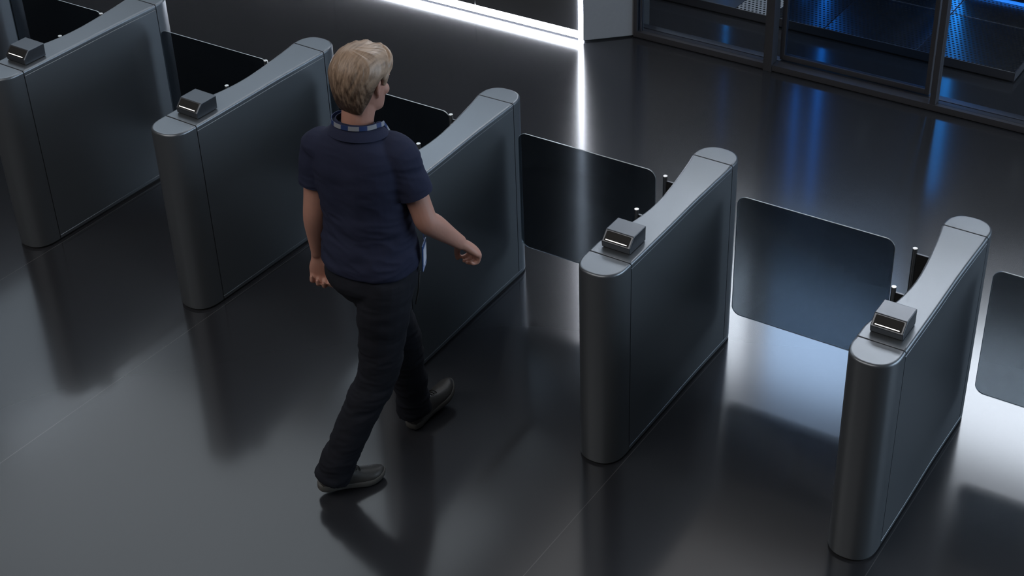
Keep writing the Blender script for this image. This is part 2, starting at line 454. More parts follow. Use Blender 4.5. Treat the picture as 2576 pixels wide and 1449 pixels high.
# ceiling lights and added fill panels
for (a, b, c, d, e, colr, lab) in PANELS:
    root = empty('ceiling_light_or_fill', ((a + b) / 2 * S, (c + d) / 2 * S, CEIL * S))
    tag(root, lab, 'ceiling light')
    hx, hy = (b - a) / 2, (d - c) / 2
    bm = bmesh.new()
    for (p0, p1, q0, q1) in ((-hx, hx, -hy, -hy + 0.06), (-hx, hx, hy - 0.06, hy), (-hx, -hx + 0.06, -hy + 0.06, hy - 0.06), (hx - 0.06, hx, -hy + 0.06, hy - 0.06)):
        box(bm, p0, p1, q0, q1, -0.08, 0)
    build('frame', bm, M['frame'], root, smooth=False)
    bm = bmesh.new(); box(bm, -hx + 0.06, hx - 0.06, -hy + 0.06, hy - 0.06, -0.05, -0.01)
    build('diffuser', bm, mat('ceiling light or fill diffuser', (0.8, 0.8, 0.8), 0.6, emis=colr, estr=e), root, smooth=False)

# unseen fill panels added on the right-hand wall
for (y0, y1, z0, z1, e, lab) in WALL_FILLS:
    root = empty('wall_fill', (X1 * S, (y0 + y1) / 2 * S, z0 * S))
    tag(root, lab, 'wall light')
    bm = bmesh.new(); hy = (y1 - y0) / 2
    box(bm, -0.06, 0, -hy, hy, 0, 0.05); box(bm, -0.06, 0, -hy, hy, z1 - z0 - 0.05, z1 - z0)
    box(bm, -0.06, 0, -hy, -hy + 0.05, 0.05, z1 - z0 - 0.05); box(bm, -0.06, 0, hy - 0.05, hy, 0.05, z1 - z0 - 0.05)
    build('frame', bm, M['frame'], root, smooth=False)
    bm = bmesh.new(); box(bm, -0.04, -0.01, -hy + 0.05, hy - 0.05, 0.05, z1 - z0 - 0.05)
    build('diffuser', bm, mat('wall fill diffuser', (0.8, 0.8, 0.8), 0.6, emis=(0.68, 0.84, 1.0), estr=e), root, smooth=False)

# ------------------------------------------------------------------ turnstile pedestals
HW = 0.102
def catmull(pts, n):
    out = []
    P_ = [Vector(p) for p in pts]
    for i in range(len(P_) - 1):
        p0 = P_[max(i - 1, 0)]; p1 = P_[i]; p2 = P_[i + 1]; p3 = P_[min(i + 2, len(P_) - 1)]
        for k in range(n):
            t = k / n
            out.append(0.5 * ((2 * p1) + (-p0 + p2) * t + (2 * p0 - 5 * p1 + 4 * p2 - p3) * t * t + (-p0 + 3 * p1 - 3 * p2 + p3) * t ** 3))
    out.append(P_[-1])
    return out

def cap_outline(front):
    pts = []
    n = 28; st, dep = (0.030, 0.116) if front else (0.020, 0.106)
    for k in range(n + 1):
        t = math.pi * k / n
        c, s_ = math.cos(t), math.sin(t)
        e = 2 / 2.35
        x = HW * math.copysign(abs(c) ** e, c); y = st + dep * abs(s_) ** e
        pts.append((x, y))
    if front:   # counter-clockwise, bulging to -y
        pts = [(-HW, -0.0025)] + [(-x, -y) for x, y in pts] + [(HW, -0.0025)]
        seam = {len(pts) - 1}
    else:
        pts = [(HW, LEN + 0.0025)] + [(x, LEN + y) for x, y in pts] + [(-HW, LEN + 0.0025)]
        seam = {len(pts) - 1}
    return [(x, y - LEN / 2) for x, y in pts], seam

left_prof = catmull([(-0.102, 0.0025), (-0.1025, 0.045), (-0.1015, 0.090), (-0.088, 0.160), (-0.066, 0.250), (-0.051, 0.340), (-0.0445, 0.430), (-0.0465, 0.520), (-0.057, 0.630), (-0.072, 0.740), (-0.089, 0.850), (-0.102, LEN - 0.0025)], 4)
right_prof = catmull([(0.102, 0.0025), (0.102, 0.15), (0.101, 0.35), (0.0985, 0.55), (0.099, 0.70), (0.102, LEN - 0.0025)], 4)
body_poly = [(p.x, p.y - LEN / 2) for p in right_prof] + [(p.x, p.y - LEN / 2) for p in reversed(left_prof)]
body_seam = {len(right_prof) - 1, len(body_poly) - 1}

def inset(poly, d):
    return [tuple(p) for p in offset_poly(poly, [d] * len(poly))]

turnstile = empty('turnstile')
fc, fseam = cap_outline(True)
rc, rseam = cap_outline(False)
# recessed core (fills seams and toe gap)
bm = bmesh.new()
whole = fc[:-1] + [fc[-1]] + [p for p in body_poly[1:len(right_prof) - 1]] + rc + [p for p in body_poly[len(right_prof) + 1:-1]]
core = inset(whole, 0.005)
prism(bm, core, 0.0, 0.988)
build('core', bm, M['casing_dark'], turnstile, smooth=False)
# plinth band
bm = bmesh.new()
lower = body_poly[:len(right_prof)] + rc + body_poly[len(right_prof):]
prism(bm, lower, 0.012, 0.0305, r=0.002, rs=0.002, seg=1)
build('plinth', bm, M['casing'], turnstile, ang=30, wn=True)
# side panels
bm = bmesh.new()
prism(bm, body_poly, 0.0325, 0.9735, r=0.0026, rs=0.001, seam=body_seam, seg=1)
build('side_panel', bm, M['casing'], turnstile, ang=30, wn=True)
# top cover
bm = bmesh.new()
prism(bm, body_poly, 0.9755, 1.0, r=0.0125, rs=0.002, seam=body_seam, seg=6)
build('top_cover', bm, M['casing'], turnstile, ang=50, wn=True)
# rounded end caps
for nm, poly, sm in (('end_cap', fc, fseam), ('end_cap', rc, rseam)):
    bm = bmesh.new()
    prism(bm, poly, 0.012 if poly is fc else 0.0325, 1.0, r=0.0125, rs=0.002, seam=sm, seg=6)
    build(nm, bm, M['casing'], turnstile, ang=50, wn=True)

# card reader
def reader():
    bm = bmesh.new()
    y0, yA, y1 = 0.045 - LEN / 2, 0.083 - LEN / 2, 0.184 - LEN / 2
    prof = [(y0 + 0.004, 1.003), (y1 - 0.002, 1.003), (y1, 1.071), (yA, 1.071), (y0, 1.031)]
    L_ = [bm.verts.new((-0.067 * S, y * S, z * S)) for y, z in prof]
    R_ = [bm.verts.new((0.067 * S, y * S, z * S)) for y, z in prof]
    n = len(prof)
    for i in range(n):
        j = (i + 1) % n
        bm.faces.new((L_[i], L_[j], R_[j], R_[i]))
    bm.faces.new(L_); bm.faces.new(R_)
    bmesh.ops.recalc_face_normals(bm, faces=bm.faces[:])
    bmesh.ops.bevel(bm, geom=bm.edges[:], offset=0.0042 * S, segments=3, profile=0.6, affect='EDGES')
    body = build('card_reader', bm, M['reader'], turnstile, ang=50, wn=True)
    # foot
    bm = bmesh.new(); box(bm, -0.060, 0.060, y0 + 0.010, y1 - 0.008, 1.0, 1.004)
    build('foot', bm, M['casing_dark'], body, smooth=False)
    # window on the slope
    a = Vector((0, y0, 1.031)); b = Vector((0, yA, 1.071)); d = (b - a); ln = d.length; d.normalize()
    nrm = Vector((0, -d.z, d.y))
    def slab(name, x0, x1, t0, t1, h0, h1, m, rad, par):
        bm = bmesh.new()
        pts = []
        for (cx_, ct, a0) in ((x1 - rad, t1 - rad, 0), (x0 + rad, t1 - rad, 90), (x0 + rad, t0 + rad, 180), (x1 - rad, t0 + rad, 270)):
            for k in range(5):
                an = math.radians(a0 + 22.5 * k); pts.append((cx_ + rad * math.cos(an), ct + rad * math.sin(an)))
        lo = [bm.verts.new((a + d * t + nrm * h0 + Vector((x, 0, 0))) * S) for x, t in pts]
        hi = [bm.verts.new((a + d * t + nrm * h1 + Vector((x, 0, 0))) * S) for x, t in pts]
        bm.faces.new(hi); bm.faces.new(list(reversed(lo)))
        for i in range(len(pts)):
            j = (i + 1) % len(pts); bm.faces.new((lo[i], lo[j], hi[j], hi[i]))
        return build(name, bm, m, par, smooth=False)
    scr = slab('reader_window', -0.0575, 0.0575, 0.0055, ln - 0.0055, -0.002, 0.0006, M['reader_face'], 0.005, body)
    slab('light_bar', -0.0510, 0.0490, 0.0105, 0.0135, 0.0004, 0.0012, M['white_led'], 0.0014, body)
    bm = bmesh.new()
    for dy, dz in ((0.098, 1.030), (0.101, 1.036), (0.099, 1.042)):
        box(bm, 0.0665, 0.0675, dy - LEN / 2, dy + 0.0014 - LEN / 2, dz, dz + 0.0014)
    build('indicator_holes', bm, M['steel'], body, smooth=False)
reader()

# two guard posts standing in the waist of the pedestal, each with a narrow glass plate
for (px, py, pz, pl) in ((-0.152, 0.757, 0.954, 0.078), (-0.118, 0.435, 0.962, 0.066)):
    py -= LEN / 2
    bm = bmesh.new()
    cyl(bm, (px, py), 0.0105, 0.0, pz - 0.0008, 28, 0.0012)
    post = build('guard_post', bm, M['steel'], turnstile, ang=40)
    bm = bmesh.new(); cyl(bm, (px, py), 0.0102, pz - 0.001, pz + 0.0002, 28, 0.0006)
    build('post_cap', bm, M['steel_top'], post, smooth=False)
    bm = bmesh.new()
    box(bm, px + 0.012, px + 0.012 + pl, py - 0.004, py + 0.004, 0.06, pz - 0.026)
    build('glass_plate', bm, M['casing_dark'], post, smooth=False)
    bm = bmesh.new()
    box(bm, px + 0.010, px + 0.012 + pl, py - 0.0045, py + 0.0045, pz - 0.026, pz - 0.0235)
    build('plate_edge', bm, M['reader'], post, smooth=False)

# smoked glass wing
def wing_mesh(x0, x1, z0, z1, t=0.0065, rad=0.047):
    bm = bmesh.new(); pts = []
    for (cx_, cz, a0) in ((x1 - rad, z1 - rad, 0), (x0 + rad, z1 - rad, 90), (x0 + rad, z0 + rad, 180), (x1 - rad, z0 + rad, 270)):
        for k in range(9):
            an = math.radians(a0 + 11.25 * k); pts.append((cx_ + rad * math.cos(an), cz + rad * math.sin(an)))
    ch = 0.0012
    def ring(y, d):
        cx0, cz0 = (x0 + x1) / 2, (z0 + z1) / 2
        q = offset_poly(pts, [d] * len(pts))
        return [bm.verts.new((p.x * S, y * S, p.y * S)) for p in q]
    r = [ring(-t / 2, ch), ring(-t / 2 + ch, 0), ring(t / 2 - ch, 0), ring(t / 2, ch)]
    for a, b in zip(r, r[1:]):
        for i in range(len(pts)):
            j = (i + 1) % len(pts); f = bm.faces.new((a[i], a[j], b[j], b[i])); f.material_index = 1
    bm.faces.new(r[0]); bm.faces.new(list(reversed(r[-1])))
    return bm
WY = 0.865
wing = build('glass_wing', wing_mesh(0.160, PITCH - 0.250, 0.245, 0.893), [M['wing_glass'], M['wing_edge']], turnstile, ang=50)
wing.location = (0, (WY - LEN / 2) * S, 0)

PLAB = {
    0: 'grey metal turnstile pedestal, whole one furthest left, left of the pedestal beside the person',
    1: 'grey metal turnstile pedestal just left of the walking person, their arm overlapping its rear',
    2: 'grey metal turnstile pedestal behind the walking person, its near end hidden by them',
    3: 'grey metal turnstile pedestal with a bright top, second from the right',
    4: 'grey metal turnstile pedestal nearest the camera, rightmost, with the brightest top',
    -1: 'grey metal turnstile pedestal cut off by the top left corner of the picture',
}
first = True
for i, dx, dy, a in PEDS:
    o = turnstile if first else copy_tree(turnstile)
    first = False
    o.location = ((i * PITCH + dx) * S, (LEN / 2 + dy) * S, 0)
    o.rotation_euler = (0, 0, a)
    for k in children(o):
        if k.name.startswith('glass_wing'): k.rotation_euler = (0, 0, -a)
    tag(o, PLAB[i], 'turnstile', 'turnstile pedestals in a row')

# ------------------------------------------------------------------ the walking person (local metres: x right, y forward, z up)
M['skin'] = noisy(mat('skin', (0.46, 0.24, 0.185), 0.5), 60, 0.06, 0.05)
b_ = M['skin'].node_tree.nodes['Principled BSDF']
b_.inputs['Subsurface Weight'].default_value = 0.12
b_.inputs['Subsurface Radius'].default_value = (0.012, 0.004, 0.002)
M['polo'] = noisy(mat('navy pique cotton', (0.024, 0.028, 0.056), 0.9, spec=0.15), 700, 0.25, 0.03, 0.3, detail=2, dist=0.0008)
M['trouser'] = noisy(mat('dark work trouser cloth', (0.012, 0.0135, 0.020), 0.9, spec=0.25), 500, 0.3, 0.03, 0.3, detail=2, dist=0.0008)
M['shoe'] = noisy(mat('dark shoe leather', (0.060, 0.058, 0.056), 0.42), 120, 0.2, 0.06, 0.1)
M['sole'] = noisy(mat('grey rubber sole', (0.10, 0.098, 0.092), 0.65), 90, 0.2, 0.05)
M['eye'] = mat('eye', (0.45, 0.45, 0.43), 0.2)
M['iris'] = mat('iris', (0.03, 0.04, 0.05), 0.15)
M['lip'] = mat('lips', (0.36, 0.13, 0.12), 0.45)
M['ribbon_blue'] = mat('blue lanyard ribbon', (0.014, 0.035, 0.13), 0.6)
M['ribbon_white'] = mat('white lanyard print', (0.24, 0.25, 0.28), 0.6)
M['card'] = noisy(mat('white id card', (0.42, 0.46, 0.55), 0.4), 120, 0.25, 0.03)
M['plastic_blue'] = mat('blue card holder', (0.02, 0.07, 0.22), 0.35)
M['belt'] = mat('black belt', (0.01, 0.01, 0.01), 0.5)

def hair_material():
    m = mat('short blonde hair', (0.4, 0.3, 0.2), 0.42, spec=0.45)
    nt = m.node_tree; b = nt.nodes['Principled BSDF']
    tc = N(nt, 'ShaderNodeTexCoord'); mp = N(nt, 'ShaderNodeMapping'); mp.inputs['Scale'].default_value = (70, 9, 18)
    nz = N(nt, 'ShaderNodeTexNoise'); nz.inputs['Scale'].default_value = 2.2; nz.inputs['Detail'].default_value = 5
    nt.links.new(tc.outputs['Object'], mp.inputs[0]); nt.links.new(mp.outputs[0], nz.inputs['Vector'])
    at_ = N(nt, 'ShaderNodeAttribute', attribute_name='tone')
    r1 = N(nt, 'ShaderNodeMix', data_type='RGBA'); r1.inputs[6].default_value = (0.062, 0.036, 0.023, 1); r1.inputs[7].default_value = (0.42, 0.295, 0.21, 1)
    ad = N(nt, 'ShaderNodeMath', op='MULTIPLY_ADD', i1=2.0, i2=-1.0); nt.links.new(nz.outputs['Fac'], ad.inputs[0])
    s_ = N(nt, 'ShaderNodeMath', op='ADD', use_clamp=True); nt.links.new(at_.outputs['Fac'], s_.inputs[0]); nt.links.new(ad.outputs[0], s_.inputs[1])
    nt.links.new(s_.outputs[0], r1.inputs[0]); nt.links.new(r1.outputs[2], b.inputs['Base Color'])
    return m
M['hair'] = hair_material()

def loft(bm, rings, cap=True, mi=0):
    vr = [[bm.verts.new(p) for p in r] for r in rings]
    n = len(rings[0])
    for a, b in zip(vr, vr[1:]):
        for i in range(n):
            j = (i + 1) % n; f = bm.faces.new((a[i], a[j], b[j], b[i])); f.material_index = mi
    if cap:
        bm.faces.new(list(reversed(vr[0]))).material_index = mi; bm.faces.new(vr[-1]).material_index = mi

def limb(bm, pts, rad, side=(1, 0, 0), n=4, seg=18, endcap=True):
    """pts: centres, rad: (r_side, r_other) per point; smooth tapered tube"""
    P_ = catmull(pts, n)
    R_ = catmull([(r if isinstance(r, tuple) else (r, r)) + (0,) for r in rad], n)
    side = Vector(side).normalized(); rings = []
    m_ = len(P_)
    if endcap:
        d0 = (P_[0] - P_[1]).normalized(); d1 = (P_[-1] - P_[-2]).normalized()
        pre = []; post = []
        for t in (0.9, 0.6):
            pre.append((P_[0] + d0 * R_[0].y * t * 0.8, R_[0] * math.sqrt(1 - t * t)))
        for t in (0.6, 0.9):
            post.append((P_[-1] + d1 * R_[-1].y * t * 0.8, R_[-1] * math.sqrt(1 - t * t)))
        seq = pre + list(zip(P_, R_)) + post
    else: seq = list(zip(P_, R_))
    for k, (p, r) in enumerate(seq):
        a = seq[max(k - 1, 0)][0]; b = seq[min(k + 1, len(seq) - 1)][0]
        t = (b - a).normalized()
        s_ = (side - t * side.dot(t)).normalized(); u = t.cross(s_)
        rings.append([p + s_ * (r.x * math.cos(q)) + u * (r.y * math.sin(q)) for q in [2 * math.pi * i / seg for i in range(seg)]])
        side = s_
    loft(bm, rings)

def slices(bm, sl, seg=28, n=4, power=2.2):
    """sl: (z, cx, cy, rx, ry_front, ry_back) horizontal slices"""
    A = catmull([s[:3] for s in sl], n); B = catmull([s[3:6] for s in sl], n)
    rings = []
    for a, b in zip(A, B):
        z, cx_, cy_ = a; rx_, rf, rb_ = b
        ring = []
        for i in range(seg):
            q = 2 * math.pi * i / seg; c, s_ = math.cos(q), math.sin(q); e = 2 / power
            x = rx_ * math.copysign(abs(c) ** e, c); y = (rf if s_ > 0 else rb_) * math.copysign(abs(s_) ** e, s_)
            ring.append(Vector((cx_ + x, cy_ + y, z)))
        rings.append(ring)
    loft(bm, rings)

def ellipsoid(bm, c, r, rot=None, seg=18, rings=12):
    mtx = Matrix.Translation(c) @ (rot.to_matrix().to_4x4() if rot else Matrix.Identity(4)) @ Matrix.Diagonal((*r, 1))
    bmesh.ops.create_uvsphere(bm, u_segments=seg, v_segments=rings, radius=1.0, matrix=mtx)

def remeshed(name, bm, mats, parent, vox, smooth_it=6, fn=None, colour=None):
    """fuse overlapping shells into one continuous skin, then apply fn(co, normal)->offset per vertex"""
    bmesh.ops.recalc_face_normals(bm, faces=bm.faces[:])
    me = bpy.data.meshes.new('tmp'); bm.to_mesh(me); bm.free()
    o = bpy.data.objects.new('tmp', me); COL.objects.link(o)
    md = o.modifiers.new('r', 'REMESH'); md.mode = 'VOXEL'; md.voxel_size = vox; md.adaptivity = 0.0
    if smooth_it:
        ms = o.modifiers.new('s', 'SMOOTH'); ms.factor = 0.5; ms.iterations = smooth_it
    dg = bpy.context.evaluated_depsgraph_get()
    ev = o.evaluated_get(dg)
    nm = bpy.data.meshes.new_from_object(ev)
    bpy.data.objects.remove(o, do_unlink=True)
    if fn:
        nrm = [v.normal.copy() for v in nm.vertices]
        cos = [v.co.copy() for v in nm.vertices]
        for v, c, q in zip(nm.vertices, cos, nrm): v.co = c + fn(c, q)
        nm.update()
    if colour:
        at_ = nm.attributes.new('tone', 'FLOAT', 'POINT')
        for v in nm.vertices: at_.data[v.index].value = colour(v.co)
    nm.name = name
    nm.materials.clear()
    nm.materials.append(mats)
    nm.shade_smooth()
    return link(bpy.data.objects.new(name, nm), parent)

V = Vector
person = empty('person', (2.66 * S, -0.57 * S, 0))
tag(person, 'person with short blonde hair in a navy polo shirt walking between two turnstile pedestals', 'person')

# joints
SH_R, EL_R, WR_R = V((0.158, 0.030, 1.375)), V((0.238, 0.052, 1.118)), V((0.272, 0.200, 0.955))
SH_L, EL_L, WR_L = V((-0.130, -0.030, 1.360)), V((-0.158, -0.060, 1.090)), V((-0.196, -0.025, 0.890))
HIP_R, HIP_L = V((0.115, -0.015, 0.900)), V((-0.050, 0.020, 0.900))
KN_R, AN_R = V((0.068, -0.080, 0.480)), V((-0.030, -0.245, 0.115))
KN_L, AN_L = V((0.010, 0.150, 0.480)), V((-0.012, 0.225, 0.105))

def hand(bm, wr, d, n, s, curl=(35, 55, 35), thumb=(0.55, 0.45), size=1.0):
    """wr wrist, d direction to knuckles, n palm normal, s thumb side"""
    d = d.normalized(); n = (n - d * n.dot(d)).normalized(); s = (s - d * s.dot(d) - n * s.dot(n)).normalized()
    z = size
    limb(bm, [wr - d * 0.02 * z, wr + d * 0.012 * z, wr + d * 0.045 * z, wr + d * 0.078 * z],
         [(0.024 * z, 0.018 * z), (0.027 * z, 0.018 * z), (0.037 * z, 0.017 * z), (0.038 * z, 0.014 * z)], side=s)
    lens = (0.070, 0.078, 0.073, 0.058)
    for k in range(4):
        off = (1.5 - k) * 0.0192 * z
        base = wr + d * (0.080 - 0.004 * abs(k - 1.2)) * z + s * off
        dirv = (d + s * off * 0.8).normalized(); ax = dirv.cross(n).normalized()
        pts = [base - dirv * 0.015 * z]; rr = [0.0095 * z]
        p = base.copy(); pts.append(p.copy()); rr.append(0.0095 * z)
        ang = 0
        for seg_, fr in enumerate((0.46, 0.30, 0.24)):
            ang += curl[seg_] * (1 + 0.08 * k)
            dd = Matrix.Rotation(math.radians(ang), 3, ax) @ dirv
            if dd.dot(n) < 0 and ang < 90: dd = Matrix.Rotation(math.radians(-ang), 3, ax) @ dirv
            q = p + dd * lens[k] * fr * z
            pts.append((p + q) / 2); rr.append((0.0088 - 0.0008 * seg_) * z)
            pts.append(q.copy()); rr.append((0.0086 - 0.0008 * seg_) * z)
            p = q
        limb(bm, pts, rr, side=s, n=2, seg=10)
    t0 = wr + d * 0.018 * z + s * 0.018 * z + n * 0.004
    t1 = t0 + (d * 0.55 + s * thumb[0] + n * thumb[1]).normalized() * 0.040 * z
    t2 = t1 + (d * 0.8 + s * 0.15 + n * thumb[1]).normalized() * 0.030 * z
    t3 = t2 + (d * 0.9 - s * 0.10 + n * thumb[1]).normalized() * 0.024 * z
    limb(bm, [t0, t1, t2, t3], [0.0145 * z, 0.0125 * z, 0.0105 * z, 0.0088 * z], side=s, n=3, seg=12)

# head frame
HC = V((0.034, 0.030, 1.606)); HR = Euler((math.radians(-7), math.radians(1.5), math.radians(-6)))
HM = Matrix.Translation(HC) @ HR.to_matrix().to_4x4()
def head_shell(bm):
    b2 = bmesh.new()
    slices(b2, [(-0.112, 0, 0.052, 0.020, 0.024, 0.022), (-0.104, 0, 0.048, 0.036, 0.040, 0.045), (-0.085, 0, 0.030, 0.050, 0.058, 0.065),
                (-0.055, 0, 0.010, 0.060, 0.080, 0.075), (-0.025, 0, 0.0, 0.066, 0.090, 0.085), (0.005, 0, -0.005, 0.070, 0.092, 0.092),
                (0.035, 0, -0.008, 0.073, 0.094, 0.094), (0.065, 0, -0.010, 0.068, 0.086, 0.088), (0.088, 0, -0.010, 0.054, 0.066, 0.070),
                (0.104, 0, -0.010, 0.030, 0.036, 0.040), (0.110, 0, -0.010, 0.010, 0.012, 0.014)], seg=32, power=2.05)
    # nose, brow, chin, cheeks, ears
    limb(b2, [(0, 0.084, 0.012), (0, 0.096, -0.010), (0, 0.106, -0.030), (0, 0.096, -0.038)], [0.008, 0.009, 0.012, 0.010], seg=12)
    for sx in (-1, 1):
        ellipsoid(b2, (sx * 0.011, 0.093, -0.034), (0.009, 0.010, 0.008))
        ellipsoid(b2, (sx * 0.030, 0.078, 0.016), (0.022, 0.010, 0.007))
        ellipsoid(b2, (sx * 0.040, 0.060, -0.030), (0.022, 0.020, 0.022))
        limb(b2, [(sx * 0.068, 0.004, -0.036), (sx * 0.073, -0.003, -0.022), (sx * 0.079, -0.012, -0.004), (sx * 0.080, -0.011, 0.012), (sx * 0.074, 0.003, 0.017), (sx * 0.069, 0.008, 0.004)],
             [0.007, 0.0062, 0.0062, 0.0062, 0.006, 0.005], side=(0, 0, 1), n=3, seg=10)
        ellipsoid(b2, (sx * 0.070, 0.000, -0.006), (0.006, 0.013, 0.020))
    limb(b2, [(-0.022, 0.085, -0.062), (0, 0.093, -0.061), (0.022, 0.085, -0.062)], [0.004, 0.0075, 0.004], side=(0, 0, 1), seg=10)
    ellipsoid(b2, (0, 0.076, -0.094), (0.020, 0.014, 0.014))
    b2.transform(HM)
    me = bpy.data.meshes.new('t'); b2.to_mesh(me); b2.free(); bm.from_mesh(me); bpy.data.meshes.remove(me)

# one continuous body
bm = bmesh.new()
head_shell(bm)
limb(bm, [(0.022, -0.018, 1.38), (0.024, -0.010, 1.43), (0.027, 0.000, 1.49), (0.030, 0.014, 1.545), (0.030, 0.024, 1.60)],
     [(0.050, 0.046), (0.052, 0.052), (0.054, 0.056), (0.055, 0.060), (0.056, 0.062)], side=(1, 0, 0))
slices(bm, [(0.84, 0.03, 0.0, 0.10, 0.08, 0.09), (0.92, 0.03, 0.0, 0.135, 0.085, 0.10), (1.02, 0.025, 0.0, 0.130, 0.090, 0.095), (1.12, 0.02, 0.0, 0.135, 0.10, 0.10),
            (1.24, 0.018, 0.0, 0.140, 0.110, 0.100), (1.34, 0.016, -0.005, 0.140, 0.09, 0.09), (1.39, 0.016, -0.012, 0.08, 0.05, 0.06), (1.44, 0.018, -0.012, 0.06, 0.045, 0.05)])
limb(bm, [V((0.04, -0.01, 1.345)), SH_R + V((-0.01, 0, -0.03)), SH_R.lerp(EL_R, 0.35), EL_R.lerp(SH_R, 0.2), EL_R, EL_R.lerp(WR_R, 0.25), EL_R.lerp(WR_R, 0.7), WR_R],
     [0.040, 0.043, 0.045, 0.041, 0.041, (0.042, 0.040), (0.032, 0.028), (0.027, 0.021)], side=(1, 0, 0))
limb(bm, [V((0.0, -0.01, 1.335)), SH_L + V((0.01, 0, -0.03)), SH_L.lerp(EL_L, 0.35), EL_L.lerp(SH_L, 0.2), EL_L, EL_L.lerp(WR_L, 0.25), EL_L.lerp(WR_L, 0.7), WR_L],
     [0.040, 0.042, 0.044, 0.041, 0.040, (0.042, 0.040), (0.033, 0.029), (0.028, 0.021)], side=(1, 0, 0))
dR = (WR_R - EL_R).normalized()
hand(bm, WR_R + dR * 0.012, V((0.12, 0.55, -0.55)), V((-0.45, -0.62, -0.62)), V((-0.7, 0.45, 0.10)), curl=(42, 62, 40), thumb=(0.45, 0.7), size=1.05)
hand(bm, WR_L + V((0, 0.004, -0.012)), V((-0.02, 0.06, -1.0)), V((0.55, -0.82, 0.0)), V((0.80, 0.58, 0.0)), curl=(46, 62, 40), thumb=(0.45, 0.5), size=1.12)
for hp, kn, an in ((HIP_R, KN_R, AN_R), (HIP_L, KN_L, AN_L)):
    limb(bm, [hp + V((0, 0, 0.03)), hp.lerp(kn, 0.4), kn, kn.lerp(an, 0.35), an], [0.080, 0.070, 0.050, 0.048, 0.036])
    ellipsoid(bm, an + V((0.01, 0.02, -0.03)), (0.032, 0.05, 0.03))
body = remeshed('body', bm, M['skin'], person, 0.0042, 5)

# eyes
for sx in (-1, 1):
    bm = bmesh.new(); ellipsoid(bm, (sx * 0.030, 0.0735, 0.002), (0.0115, 0.0105, 0.0095)); bm.transform(HM)
    e = build('eye', bm, M['eye'], person, ang=80)
    bm = bmesh.new(); ellipsoid(bm, (sx * 0.030, 0.0815, 0.002), (0.0045, 0.003, 0.0045)); bm.transform(HM)
    build('iris', bm, M['iris'], e, ang=80)
    bm = bmesh.new(); limb(bm, [(sx * 0.014, 0.092, 0.022), (sx * 0.030, 0.089, 0.027), (sx * 0.046, 0.078, 0.023)], [(0.002, 0.0026)] * 3, seg=8); bm.transform(HM)
    build('eyebrow', bm, M['hair'], person, ang=80)
bm = bmesh.new()
limb(bm, [(-0.021, 0.0885, -0.062), (0, 0.0975, -0.0605), (0.021, 0.0885, -0.062)], [(0.0028, 0.0028), (0.0050, 0.0040), (0.0028, 0.0028)], side=(0, 0, 1), seg=10); bm.transform(HM)
build('lips', bm, M['lip'], person, ang=80)

# hair: swept volume on top, tapered at the nape
bm = bmesh.new()
slices(bm, [(-0.090, 0, -0.054, 0.050, 0.014, 0.018), (-0.070, 0, -0.056, 0.060, 0.026, 0.028), (-0.045, 0, -0.048, 0.070, 0.036, 0.050),
            (-0.015, 0, -0.034, 0.077, 0.034, 0.078), (0.020, 0, -0.026, 0.086, 0.044, 0.092), (0.050, 0, -0.014, 0.090, 0.092, 0.104), (0.078, 0, -0.010, 0.084, 0.098, 0.098),
            (0.104, 0, -0.008, 0.068, 0.084, 0.080), (0.122, 0, -0.006, 0.046, 0.058, 0.056), (0.131, 0, -0.004, 0.018, 0.026, 0.026)], seg=36, power=2.15)
for sx in (-1, 1):   # side hair in front of and over the ears
    limb(bm, [(sx * 0.072, 0.020, 0.062), (sx * 0.077, 0.026, 0.030), (sx * 0.073, 0.024, 0.004)], [(0.020, 0.012), (0.018, 0.010), (0.008, 0.006)], side=(0, 1, 0), seg=12)
limb(bm, [(-0.045, 0.056, 0.066), (-0.005, 0.074, 0.080), (0.036, 0.074, 0.070), (0.060, 0.054, 0.054), (0.070, 0.032, 0.036)], [(0.030, 0.016), (0.036, 0.018), (0.036, 0.018), (0.028, 0.016), (0.018, 0.012)], side=(0, 0, 1), seg=14)
bm.transform(HM)
HI = HM.inverted()
def hair_fn(c, q):
    l = HI @ c
    # strands sweep from a crown at the back left over to the front right
    a = math.atan2(l.x + 0.022, l.y + 0.045); r_ = math.hypot(l.x + 0.022, l.y + 0.045)
    sw = a + 9.0 * r_ * (0.4 + max(0, l.z) * 5)
    k = min(1.0, r_ / 0.075) ** 1.5
    s1 = noise.noise(V((sw * 2.6, l.z * 7, r_ * 5)))
    s2 = noise.noise(V((sw * 8.0, l.z * 10, r_ * 9)))
    s3 = noise.noise(V((sw * 24, l.z * 14, r_ * 12)))
    f = min(1, max(0.12, (l.z + 0.07) / 0.10)) * k
    return q * ((s1 * 0.0050 + s2 * 0.0030 + s3 * 0.0017) * f)
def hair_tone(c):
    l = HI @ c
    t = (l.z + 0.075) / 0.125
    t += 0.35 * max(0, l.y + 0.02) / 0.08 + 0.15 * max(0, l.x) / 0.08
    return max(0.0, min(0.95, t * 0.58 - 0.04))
remeshed('hair', bm, M['hair'], person, 0.0028, 3, hair_fn, hair_tone)

